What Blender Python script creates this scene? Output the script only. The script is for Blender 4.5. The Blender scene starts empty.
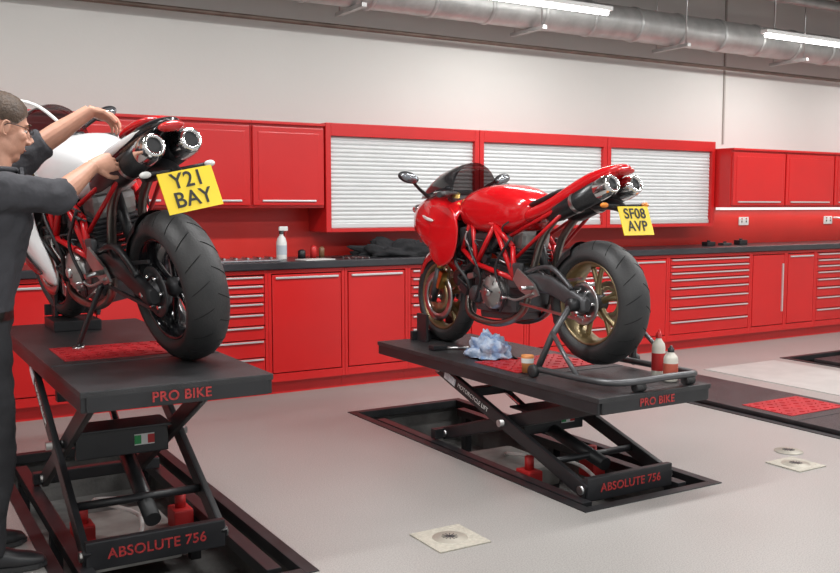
import bpy, bmesh, math, random
from mathutils import Vector, Matrix, noise, Euler
random.seed(3)
S=bpy.context.scene
COL=bpy.context.collection
pi=math.pi
# ---------------------------------------------------------------- materials
MATS={}
def M(name,col,rough=.5,metal=0,bump=0,bscale=60,var=0,vscale=6,alpha=1,trans=0,coat=0,emit=0,col2=None,detail=4):
    if name in MATS: return MATS[name]
    m=bpy.data.materials.new(name); m.use_nodes=True
    nt=m.node_tree; b=nt.nodes['Principled BSDF']
    b.inputs['Base Color'].default_value=(*col,1)
    b.inputs['Roughness'].default_value=rough
    b.inputs['Metallic'].default_value=metal
    b.inputs['Alpha'].default_value=alpha
    b.inputs['Transmission Weight'].default_value=trans
    b.inputs['Coat Weight'].default_value=coat
    if emit:
        b.inputs['Emission Color'].default_value=(*col,1); b.inputs['Emission Strength'].default_value=emit
    tc=nt.nodes.new('ShaderNodeTexCoord')
    if var or col2:
        n=nt.nodes.new('ShaderNodeTexNoise'); n.inputs['Scale'].default_value=vscale; n.inputs['Detail'].default_value=detail
        nt.links.new(tc.outputs['Object'],n.inputs['Vector'])
        r=nt.nodes.new('ShaderNodeValToRGB')
        c2=col2 if col2 else tuple(min(1,c*(1+var)) for c in col)
        c1=tuple(c*(1-var) for c in col)
        r.color_ramp.elements[0].position=.35; r.color_ramp.elements[1].position=.65
        r.color_ramp.elements[0].color=(*c1,1); r.color_ramp.elements[1].color=(*c2,1)
        nt.links.new(n.outputs['Fac'],r.inputs['Fac']); nt.links.new(r.outputs['Color'],b.inputs['Base Color'])
    if bump:
        n2=nt.nodes.new('ShaderNodeTexNoise'); n2.inputs['Scale'].default_value=bscale; n2.inputs['Detail'].default_value=3
        nt.links.new(tc.outputs['Object'],n2.inputs['Vector'])
        bp=nt.nodes.new('ShaderNodeBump'); bp.inputs['Strength'].default_value=bump; bp.inputs['Distance'].default_value=.02
        nt.links.new(n2.outputs['Fac'],bp.inputs['Height']); nt.links.new(bp.outputs['Normal'],b.inputs['Normal'])
    MATS[name]=m; return m
red_cab=M('cabinet_red',(.58,.014,.014),.30,var=.04,vscale=2)
red_dk=M('cabinet_red_dark',(.22,.005,.005),.5)
red_wall=M('splash_red',(.66,.024,.016),.38,var=.04,vscale=2)
red_pt=M('paint_red',(.60,.006,.010),.16,coat=.6,var=.02)
red_fr=M('frame_red',(.55,.008,.012),.28)
white_pt=M('paint_white',(.78,.78,.79),.2,coat=.5,var=.02)
steel=M('steel',(.55,.55,.55),.3,1,var=.08)
pipe_st=M('header_steel',(.26,.24,.22),.35,1,var=.2)
chrome=M('chrome',(.8,.8,.8),.12,1,var=.03)
alu=M('aluminium',(.42,.41,.40),.38,.9,bump=.05,var=.12)
alud=M('aluminium_dark',(.09,.09,.095),.45,.6,bump=.08,var=.15)
blackp=M('black_plastic',(.015,.015,.017),.42,var=.1)
blackg=M('black_gloss',(.010,.010,.012),.15,coat=.4,var=.1)
carbon=M('carbon',(.02,.02,.022),.3,.3,var=.3,vscale=120)
rubber=M('rubber',(.030,.030,.031),.52,bump=.1,bscale=120,var=.2)
groove=M('tyre_groove',(.006,.006,.006),.9)
gold=M('gold',(.62,.40,.12),.3,1,var=.05)
bronze=M('bronze_rim',(.33,.26,.15),.4,.9,var=.08)
lift_top=M('lift_black_top',(.028,.028,.030),.40,bump=.25,bscale=220,var=.25,vscale=9)
lift_blk=M('lift_black',(.018,.018,.020),.38,var=.2)
redtxt=M('text_red',(.45,.02,.02),.5,var=.05)
txtworn=M('text_red_worn',(.38,.03,.03),.55,var=.35,vscale=90)
yellow=M('plate_yellow',(.92,.66,.01),.35,var=.02)
blacktx=M('text_black',(.01,.01,.01),.5)
white=M('white',(.72,.72,.70),.45,var=.03)
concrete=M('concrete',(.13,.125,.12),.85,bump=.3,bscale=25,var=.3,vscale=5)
counter_m=M('countertop_dark',(.035,.035,.04),.28,var=.15)
shut_m=M('shutter_white',(.66,.67,.67),.4,var=.02)
handle_m=M('handle_silver',(.72,.72,.72),.3,.6)
galv=M('galvanised',(.50,.50,.49),.42,.55,bump=.05,bscale=10,var=.12,vscale=8)
skin_m=M('skin',(.56,.29,.20),.5,bump=.05,bscale=150,var=.07,vscale=20)
hair_m=M('hair_brown',(.060,.034,.019),.6,bump=.25,bscale=110,var=.25,vscale=60)
shirt_m=M('shirt_charcoal',(.045,.045,.052),.85,bump=.5,bscale=14,var=.15)
trou_m=M('trousers_black',(.018,.018,.021),.85,bump=.5,bscale=12,var=.2)
glass_dk=M('smoked_screen',(.012,.012,.014),.06,alpha=.9,coat=.5)
lampred=M('lamp_red',(.5,.01,.01),.12,coat=.6)
lampor=M('lamp_orange',(.8,.25,.03),.2)
mirror_m=M('mirror',(.8,.82,.84),.04,1)
# ---------------------------------------------------------------- mesh builder
def frame_axis(d):
    d=d.normalized(); a=Vector((0,0,1)) if abs(d.z)<.9 else Vector((1,0,0))
    u=d.cross(a).normalized(); v=d.cross(u).normalized(); return u,v
class MB:
    def __init__(s): s.v=[];s.f=[];s.m=[];s.s=[];s.mats=[]
    def mi(s,m):
        if m not in s.mats: s.mats.append(m)
        return s.mats.index(m)
    def add(s,vs,fs,m,smooth=True):
        o=len(s.v); s.v+= [tuple(v) for v in vs]; k=s.mi(m)
        for i,f in enumerate(fs):
            s.f.append([a+o for a in f]); s.m.append(k); s.s.append(smooth if isinstance(smooth,bool) else smooth[i])
    def box(s,c,size,m,bev=0.0,rot=None):
        hx,hy,hz=[a/2 for a in size]; c=Vector(c)
        R=Euler(rot).to_matrix() if rot else Matrix.Identity(3)
        if bev<=0:
            vs=[c+R@Vector((x*hx,y*hy,z*hz)) for x in(-1,1) for y in(-1,1) for z in(-1,1)]
            fs=[(0,1,3,2),(4,6,7,5),(0,4,5,1),(2,3,7,6),(0,2,6,4),(1,5,7,3)]
            s.add(vs,fs,m,False); return
        bm=bmesh.new(); bmesh.ops.create_cube(bm,size=1)
        for v in bm.verts: v.co=Vector((v.co.x*size[0],v.co.y*size[1],v.co.z*size[2]))
        bmesh.ops.bevel(bm,geom=list(bm.edges),offset=min(bev,min(size)*.45),segments=2,affect='EDGES',profile=.7)
        bm.verts.index_update()
        s.add([c+R@v.co for v in bm.verts],[[v.index for v in f.verts] for f in bm.faces],m,False); bm.free()
    def cyl(s,p0,p1,r0,m,r1=None,n=20,cap=True):
        p0=Vector(p0);p1=Vector(p1); r1=r0 if r1 is None else r1
        u,v=frame_axis(p1-p0); vs=[];fs=[];sm=[]
        for p,r in((p0,r0),(p1,r1)):
            for i in range(n):
                a=2*pi*i/n; vs.append(p+u*math.cos(a)*r+v*math.sin(a)*r)
        for i in range(n): fs.append((i,(i+1)%n,n+(i+1)%n,n+i)); sm.append(True)
        if cap: fs+= [tuple(range(n-1,-1,-1)),tuple(range(n,2*n))]; sm+=[False,False]
        s.add(vs,fs,m,sm)
    def tube(s,pts,r,m,n=10,smooth_path=True,closed=False):
        P=[Vector(p) for p in pts]; R=list(r) if isinstance(r,(list,tuple)) else [r]*len(P)
        if smooth_path and len(P)>2:
            Q=[];RR=[];N=len(P)
            rng=N if closed else N-1
            for i in range(rng):
                a=P[(i-1)%N] if (closed or i>0) else P[0]; b=P[i]; c=P[(i+1)%N]; d=P[(i+2)%N] if (closed or i+2<N) else P[-1]
                for k in range(5):
                    t=k/5
                    Q.append(.5*((2*b)+(c-a)*t+(2*a-5*b+4*c-d)*t*t+(3*b-a-3*c+d)*t**3)); RR.append(R[i]*(1-t)+R[(i+1)%N]*t)
            if not closed: Q.append(P[-1]);RR.append(R[-1])
            P=Q;R=RR
        u=None; rings=[]
        for i,p in enumerate(P):
            if closed: d=P[(i+1)%len(P)]-P[i-1]
            else: d=(P[min(i+1,len(P)-1)]-P[max(i-1,0)])
            d=d.normalized() if d.length>1e-9 else Vector((0,0,1))
            if u is None: u,_=frame_axis(d)
            u=(u-d*u.dot(d)).normalized(); v=d.cross(u)
            rings.append([p+(u*math.cos(2*pi*k/n)+v*math.sin(2*pi*k/n))*R[i] for k in range(n)])
        s.loft(rings,m,cap=not closed,loop=closed)
    def loft(s,rings,m,cap=True,loop=False,ring_closed=True,smooth=True):
        n=len(rings[0]); vs=[p for r in rings for p in r]; fs=[];sm=[]
        L=len(rings)
        for j in range(L if loop else L-1):
            for i in range(n if ring_closed else n-1):
                a=j*n+i;b=j*n+(i+1)%n;c=((j+1)%L)*n+(i+1)%n;d=((j+1)%L)*n+i
                fs.append((a,b,c,d)); sm.append(smooth)
        if cap and not loop: fs+=[tuple(range(n-1,-1,-1)),tuple(range((L-1)*n,L*n))]; sm+=[False,False]
        s.add(vs,fs,m,sm)
    def lathe(s,c,axis,prof,m,n=36,closed=False):
        c=Vector(c); A={'x':Vector((1,0,0)),'y':Vector((0,1,0)),'z':Vector((0,0,1))}[axis] if isinstance(axis,str) else Vector(axis).normalized()
        u,v=frame_axis(A); rings=[]
        for i in range(n):
            a=2*pi*i/n; d=u*math.cos(a)+v*math.sin(a)
            rings.append([c+d*r+A*h for r,h in prof])
        s.loft(rings,m,cap=False,loop=True,ring_closed=closed)
    def ball(s,c,rad,m,n=16,rot=None):
        c=Vector(c); R=Euler(rot).to_matrix() if rot else Matrix.Identity(3); rings=[]
        if not isinstance(rad,(tuple,list)): rad=(rad,)*3
        for j in range(1,n):
            t=pi*j/n; rings.append([c+R@Vector((rad[0]*math.sin(t)*math.cos(2*pi*k/(2*n)),rad[1]*math.sin(t)*math.sin(2*pi*k/(2*n)),rad[2]*math.cos(t))) for k in range(2*n)])
        s.loft(rings,m,cap=True)
    def prism(s,poly,y0,y1,m,axis='y',inset=0):
        n=len(poly); vs=[]
        cx=sum(p[0] for p in poly)/n; cz=sum(p[1] for p in poly)/n
        for y,k in((y0,1),(y1,1-inset)):
            for a,b in poly:
                a=cx+(a-cx)*k;b=cz+(b-cz)*k
                vs.append((a,y,b) if axis=='y' else ((y,a,b) if axis=='x' else (a,b,y)))
        fs=[tuple(range(n)),tuple(range(2*n-1,n-1,-1))]+[(i,(i+1)%n,n+(i+1)%n,n+i) for i in range(n)]
        s.add(vs,fs,m,False)
    def panel(s,poly,sgn,y0,bulge,m,th=.006,ymap=None):
        N=len(poly); B=[]
        for i in range(N):
            a,b,c,d=[Vector((*poly[(i+k)%N],0)) for k in(-1,0,1,2)]
            for k in range(4):
                t=k/4; B.append(.5*((2*b)+(c-a)*t+(2*a-5*b+4*c-d)*t*t+(3*b-a-3*c+d)*t**3))
        cen=sum(B,Vector((0,0,0)))/len(B); rings=[]
        def P(q,k,off):
            p=cen+(q-cen)*k; e=ymap(p.x,p.y) if ymap else 0
            return Vector((p.x,sgn*(y0+e+bulge*(1-k**2.4)+off),p.y))
        ks=[.04,.25,.5,.7,.85,.94,1.0]
        for k in ks: rings.append([P(q,k,0) for q in B])
        for k in reversed(ks): rings.append([P(q,k,-th) for q in B])
        s.loft(rings,m,cap=True)
    def obj(s,name,parent=None,recalc=True,sub=0):
        me=bpy.data.meshes.new(name); me.from_pydata(s.v,[],s.f)
        for m in s.mats: me.materials.append(m)
        for i,p in enumerate(me.polygons): p.material_index=s.m[i]; p.use_smooth=s.s[i]
        if recalc:
            bm=bmesh.new(); bm.from_mesh(me); bmesh.ops.recalc_face_normals(bm,faces=bm.faces); bm.to_mesh(me); bm.free()
        me.update(); o=bpy.data.objects.new(name,me); COL.objects.link(o)
        if parent: o.parent=parent
        if sub:
            md=o.modifiers.new('sub','SUBSURF'); md.levels=sub; md.render_levels=sub
        return o
def empty(name,mat=None):
    e=bpy.data.objects.new(name,None); e.empty_display_size=.1; COL.objects.link(e)
    if mat is not None: e.matrix_basis=mat
    return e
def text(name,body,size,mat,mx,parent=None,ext=.001,bold=0):
    c=bpy.data.curves.new(name,'FONT'); c.body=body; c.size=size; c.align_x='CENTER'; c.align_y='CENTER'; c.extrude=ext; c.offset=bold
    c.space_line=.88; c.space_character=1.05
    c.materials.append(mat); o=bpy.data.objects.new(name,c); COL.objects.link(o)
    if parent: o.parent=parent
    o.matrix_basis=mx; return o
def sect(x,zc,hw,hh,n=2.6,K=24,yc=0):
    r=[]
    for i in range(K):
        a=2*pi*i/K; c,s_=math.cos(a),math.sin(a)
        r.append(Vector((x,yc+hw*math.copysign(abs(c)**(2/n),c),zc+hh*math.copysign(abs(s_)**(2/n),s_))))
    return r
def MX(loc,cols):
    m=Matrix.Identity(4)
    for i,c in enumerate(cols):
        for j in range(3): m[j][i]=c[j]
    for j in range(3): m[j][3]=loc[j]
    return m
# ---------------------------------------------------------------- room
WY=7.0
X0,X1=-3.0,12.5
YF=-3.0
CZ=3.75
def floor_mat():
    m=bpy.data.materials.new('floor_resin'); m.use_nodes=True; nt=m.node_tree; b=nt.nodes['Principled BSDF']
    tc=nt.nodes.new('ShaderNodeTexCoord')
    n=nt.nodes.new('ShaderNodeTexNoise'); n.inputs['Scale'].default_value=170; n.inputs['Detail'].default_value=2
    n2=nt.nodes.new('ShaderNodeTexNoise'); n2.inputs['Scale'].default_value=1.3; n2.inputs['Detail'].default_value=5
    r=nt.nodes.new('ShaderNodeValToRGB'); r.color_ramp.elements[0].position=.3; r.color_ramp.elements[1].position=.7
    r.color_ramp.elements[0].color=(.265,.253,.243,1); r.color_ramp.elements[1].color=(.44,.422,.405,1)
    r2=nt.nodes.new('ShaderNodeValToRGB'); r2.color_ramp.elements[0].color=(.84,.83,.82,1); r2.color_ramp.elements[1].color=(1,1,1,1)
    mx=nt.nodes.new('ShaderNodeMix'); mx.data_type='RGBA'; mx.blend_type='MULTIPLY'; mx.inputs['Factor'].default_value=1
    for q in(n,n2): nt.links.new(tc.outputs['Object'],q.inputs['Vector'])
    nt.links.new(n.outputs['Fac'],r.inputs['Fac']); nt.links.new(n2.outputs['Fac'],r2.inputs['Fac'])
    nt.links.new(r.outputs['Color'],mx.inputs['A']); nt.links.new(r2.outputs['Color'],mx.inputs['B'])
    nt.links.new(mx.outputs['Result'],b.inputs['Base Color'])
    b.inputs['Roughness'].default_value=.33
    return m
fm=floor_mat()
wall_m=M('wall_cream',(.655,.65,.62),.8,bump=.03,bscale=40,var=.015,vscale=1)
ceil_m=M('ceiling_grey',(.28,.26,.24),.9,var=.05)
PITS=[(.56,1.46),(2.79,3.69),(5.0,5.9),(7.22,8.12)]
PY0,PY1=3.19,5.62
def quadgrid(mb,xs,ys,z,hole,m):
    for i in range(len(xs)-1):
        for j in range(len(ys)-1):
            cx=(xs[i]+xs[i+1])/2; cy=(ys[j]+ys[j+1])/2
            if hole(cx,cy): continue
            mb.add([(xs[i],ys[j],z),(xs[i+1],ys[j],z),(xs[i+1],ys[j+1],z),(xs[i],ys[j+1],z)],[(0,1,2,3)],m,False)
mb=MB(); xs=[X0]+[a for p in PITS for a in p]+[X1]
quadgrid(mb,xs,[YF,PY0,PY1,WY],0,lambda x,y: PY0<y<PY1 and any(a<x<b for a,b in PITS),fm)
mb.obj('floor')
mb=MB(); mb.box(((X0+X1)/2,WY+.05,CZ/2),(X1-X0,.1,CZ),wall_m); mb.obj('wall_back')
mb=MB(); mb.box((X0-.05,(YF+WY)/2,CZ/2),(.1,WY-YF,CZ),wall_m); mb.obj('wall_left')
mb=MB(); mb.box((X1+.05,(YF+WY)/2,CZ/2),(.1,WY-YF,CZ),wall_m); mb.obj('wall_right')
mb=MB(); mb.box(((X0+X1)/2,(YF+WY)/2,CZ+.05),(X1-X0,WY-YF,.1),ceil_m); mb.obj('ceiling')
mb=MB(); mb.box((7.95,WY-.008,2.9),(.02,.016,1.7),M('trim_grey',(.40,.38,.35),.6)); mb.obj('trim_1')
mb=MB(); mb.box(((X0+X1)/2,WY-.006,1.42),(X1-X0,.012,.92),red_wall); mb.obj('trim_2')
frame_m=M('pit_frame_steel',(.028,.028,.030),.45,.4,var=.3)
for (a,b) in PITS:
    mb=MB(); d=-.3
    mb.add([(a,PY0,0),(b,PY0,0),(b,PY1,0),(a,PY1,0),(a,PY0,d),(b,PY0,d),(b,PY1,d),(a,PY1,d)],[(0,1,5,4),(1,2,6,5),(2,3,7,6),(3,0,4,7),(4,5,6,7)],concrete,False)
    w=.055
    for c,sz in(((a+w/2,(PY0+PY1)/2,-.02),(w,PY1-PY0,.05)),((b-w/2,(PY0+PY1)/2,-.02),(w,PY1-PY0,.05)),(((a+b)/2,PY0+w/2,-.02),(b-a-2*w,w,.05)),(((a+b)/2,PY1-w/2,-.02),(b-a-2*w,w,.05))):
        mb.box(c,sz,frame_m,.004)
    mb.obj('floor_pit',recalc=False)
# ---------------------------------------------------------------- cabinets
FY=6.42
def drawer_unit(x0,x1,rows):
    mb=MB(); zt,zb=.93,.10
    mb.box(((x0+x1)/2,(FY+.02+WY-.02)/2,(zt+zb)/2),(x1-x0,WY-.04-FY,zt-zb),red_dk)
    mb.box(((x0+x1)/2,FY+.06,.055),(x1-x0,.03,.11),red_cab)
    mb.box((x0+.012,FY+.005,(zt+zb)/2),(.024,.05,zt-zb),red_cab,.003); mb.box((x1-.012,FY+.005,(zt+zb)/2),(.024,.05,zt-zb),red_cab,.003)
    mb.box(((x0+x1)/2,FY+.005,zt-.014),(x1-x0-.048,.05,.028),red_cab,.003)
    mb.box(((x0+x1)/2,FY+.005,zb+.03),(x1-x0-.048,.05,.06),red_cab,.003)
    tot=sum(rows); z=zt-.034; H=zt-.034-zb-.065
    for r in rows:
        h=H*r/tot
        mb.box(((x0+x1)/2,FY,z-h/2-.003),(x1-x0-.058,.04,h-.008),red_cab,.004)
        mb.box(((x0+x1)/2,FY-.026,z-.016),(x1-x0-.085,.02,.013),handle_m,.004)
        z-=h
    mb.obj('drawer_cabinet')
def door_unit(x0,x1,vert=False):
    mb=MB(); zt,zb=.93,.10
    mb.box(((x0+x1)/2,(FY+.02+WY-.02)/2,(zt+zb)/2),(x1-x0,WY-.04-FY,zt-zb),red_dk)
    mb.box(((x0+x1)/2,FY+.06,.055),(x1-x0,.03,.11),red_cab)
    for xx in(x0+.012,x1-.012): mb.box((xx,FY+.005,(zt+zb)/2),(.024,.05,zt-zb),red_cab,.003)
    mb.box(((x0+x1)/2,FY+.005,zt-.014),(x1-x0-.048,.05,.028),red_cab,.003)
    mb.box(((x0+x1)/2,FY+.005,zb+.03),(x1-x0-.048,.05,.06),red_cab,.003)
    mb.box(((x0+x1)/2,FY,(zt+zb)/2+.015),(x1-x0-.062,.045,zt-zb-.105),red_cab,.006)
    if vert: mb.box((x1-.06,FY-.03,.55),(.016,.02,.5),handle_m,.005)
    else: mb.box(((x0+x1)/2,FY-.028,zt-.06),(x1-x0-.11,.02,.016),handle_m,.005)
    mb.obj('base_cabinet')
R8=[1,1,1,1.2,1.4,1.6,2,2]
seq=[(-2.9,-2.1,'D'),(-2.1,-1.3,'o'),(-1.3,-.5,'o'),(-.5,.1,'D'),(.1,.7,'o'),(.7,1.3,'o'),(1.3,1.9,'o'),(1.9,2.54,'D'),(2.54,3.16,'o'),(3.16,3.72,'o'),(3.72,4.3,'D'),(4.3,4.9,'o'),(4.9,5.5,'o'),(5.5,6.08,'D'),(6.08,6.58,'o'),(6.58,7.74,'D'),(7.74,8.28,'v'),(8.28,8.76,'o'),(8.76,9.9,'D'),(9.9,10.6,'o'),(10.6,11.3,'o'),(11.3,12.4,'D')]
for a,b,k in seq:
    if k=='D': drawer_unit(a+.001,b-.001,R8)
    else: door_unit(a+.001,b-.001,k=='v')
mb=MB(); mb.box(((-2.9+12.4)/2,(6.37+WY-.015)/2,.962),(15.3,WY-.015-6.37,.055),counter_m,.008); mb.obj('countertop')
def wall_cab(x0,x1,yf,zb,zt,lip=True):
    mb=MB(); mb.box(((x0+x1)/2,(yf+.02+WY-.014)/2,(zt+zb)/2),(x1-x0,WY-.034-yf,zt-zb),red_cab,.004)
    mb.box(((x0+x1)/2,yf+.01,(zt+zb)/2-.01),(x1-x0-.02,.035,zt-zb-.06),red_cab,.008)
    mb.box(((x0+x1)/2,yf-.002,(zt+zb)/2-.01),(x1-x0-.1,.02,zt-zb-.14),red_cab,.008)
    mb.box(((x0+x1)/2,yf-.012,zb+.055),(x1-x0-.16,.018,.014),handle_m,.004)
    mb.box(((x0+x1)/2,yf+.01,zt-.012),(x1-x0,.05,.022),red_cab,.004)
    mb.obj('wall_cabinet')
for a,b in((-2.88,-2.28),(-2.28,-1.68),(-1.68,-1.08),(-1.08,-.48),(-.48,.12),(.12,.72),(.72,1.32),(1.32,1.92),(1.92,2.52),(2.52,3.12)):
    wall_cab(a+.001,b-.001,6.65,1.38,2.03)
for i in range(6):
    a=7.47+i*.8
    wall_cab(a+.001,a+.799,6.44,1.38,1.97)
def shutter(x0,x1):
    mb=MB(); zb,zt=1.19,2.04; yf=6.65; w=.045
    for xx in(x0+w/2,x1-w/2): mb.box((xx,(yf+WY-.014)/2,(zb+zt)/2),(w,WY-.014-yf,zt-zb),red_cab,.005)
    mb.box(((x0+x1)/2,(yf+WY-.014)/2,zt-.05),(x1-x0-2*w,WY-.014-yf,.10),red_cab,.006)
    mb.box(((x0+x1)/2,(yf+WY-.014)/2,zb+.015),(x1-x0-2*w,WY-.014-yf,.03),red_cab,.004)
    prof=[]; n=22; z0,z1=zb+.03,zt-.10; h=(z1-z0)/n
    for i in range(n):
        for t in(0.02,.25,.5,.75,.98):
            prof.append((yf+.045-.012*math.sin(pi*t)**.6,z0+h*(i+t)))
    vs=[];fs=[]
    for xx in(x0+w,x1-w):
        for y,z in prof: vs.append((xx,y,z))
    N=len(prof)
    for i in range(N-1): fs.append((i,N+i,N+i+1,i+1))
    mb.add(vs,fs,shut_m,False)
    mb.box(((x0+x1)/2,yf+.035,z0+.02),(x1-x0-2*w-.01,.03,.035),handle_m,.004)
    mb.obj('roller_shutter_cabinet')
for a,b in((3.13,4.57),(4.575,6.015),(6.02,7.46)): shutter(a,b)
mb=MB(); mb.box((9.6,6.9,1.366),(3.6,.06,.028),M('lamp_body',(.9,.9,.88),.4,emit=1)); e=mb.obj('under_cabinet_lamp')
l=bpy.data.lights.new('under_light','AREA'); l.shape='RECTANGLE'; l.size=3.6; l.size_y=.05; l.energy=5; l.color=(1,.97,.93)
lo=bpy.data.objects.new('light',l); COL.objects.link(lo); lo.parent=e; lo.location=(9.6,6.88,1.345)
# ---------------------------------------------------------------- ceiling services
mb=MB(); DZ=3.06; mb.cyl((X0+.05,6.55,DZ),(X1-.05,6.55,DZ),.150,galv,n=32)
for i in range(28):
    xx=X0+.4+i*.55
    mb.lathe((xx,6.55,DZ),'x',[(.151,-.02),(.160,-.012),(.160,.012),(.151,.02)],galv,n=32)
for i in range(9):
    xx=X0+1.2+i*1.7
    for yy in(6.36,6.74): mb.cyl((xx,yy,DZ-.17),(xx,yy,CZ),.006,steel,n=6)
    mb.box((xx,6.55,DZ-.17),(.04,.46,.03),galv)
mb.obj('ventilation_duct')
pd=M('pipe_dark',(.14,.10,.08),.5,.3,var=.2)
mb=MB(); 
for (yy,zz,r,mm) in((6.86,2.82,.018,pd),(6.2,3.42,.05,galv),(5.7,3.5,.07,pd),(5.2,3.56,.035,galv),(4.6,3.5,.05,pd)): mb.cyl((X0+.02,yy,zz),(X1-.02,yy,zz),r,mm,n=14)
for i in range(8):
    mb.box((X0+1.5+i*1.9,4.6,3.69),(.14,4.6,.12),M('beam_dark',(.07,.06,.05),.7))
mb.obj('ceiling_pipework')
lm=M('tube_glow',(1,.99,.97),.4,emit=9)
def fixture(x,y,z,L,energy,rail=True):
    e=empty('ceiling_light',Matrix.Translation((x,y,z)))
    mb=MB(); mb.box((0,0,.035),(L+.06,.08,.035),white,.006)
    for s_ in(-L*.4,L*.4): mb.cyl((s_,0,.05),(s_,0,CZ-z),.005,steel,n=6)
    mb.obj('housing',e)
    mb=MB(); mb.cyl((-L/2,0,0),(L/2,0,0),.020,lm,n=12); mb.obj('tube',e)
    l=bpy.data.lights.new('l','AREA'); l.shape='RECTANGLE'; l.size=L; l.size_y=.25; l.energy=energy; l.color=(1,1,.99)
    o=bpy.data.objects.new('lamp',l); COL.objects.link(o); o.parent=e; o.location=(0,0,-.04)
for x in(4.82,8.05,10.6): fixture(x,6.05,3.0,1.25,14)
for x in(-1,1.6,4.2,6.8,9.4):  # unseen fixture rows, added overhead to light the room
    for y in(.6,3.9): fixture(x,y,3.5,1.6,69 if y>1 else 54)
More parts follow.
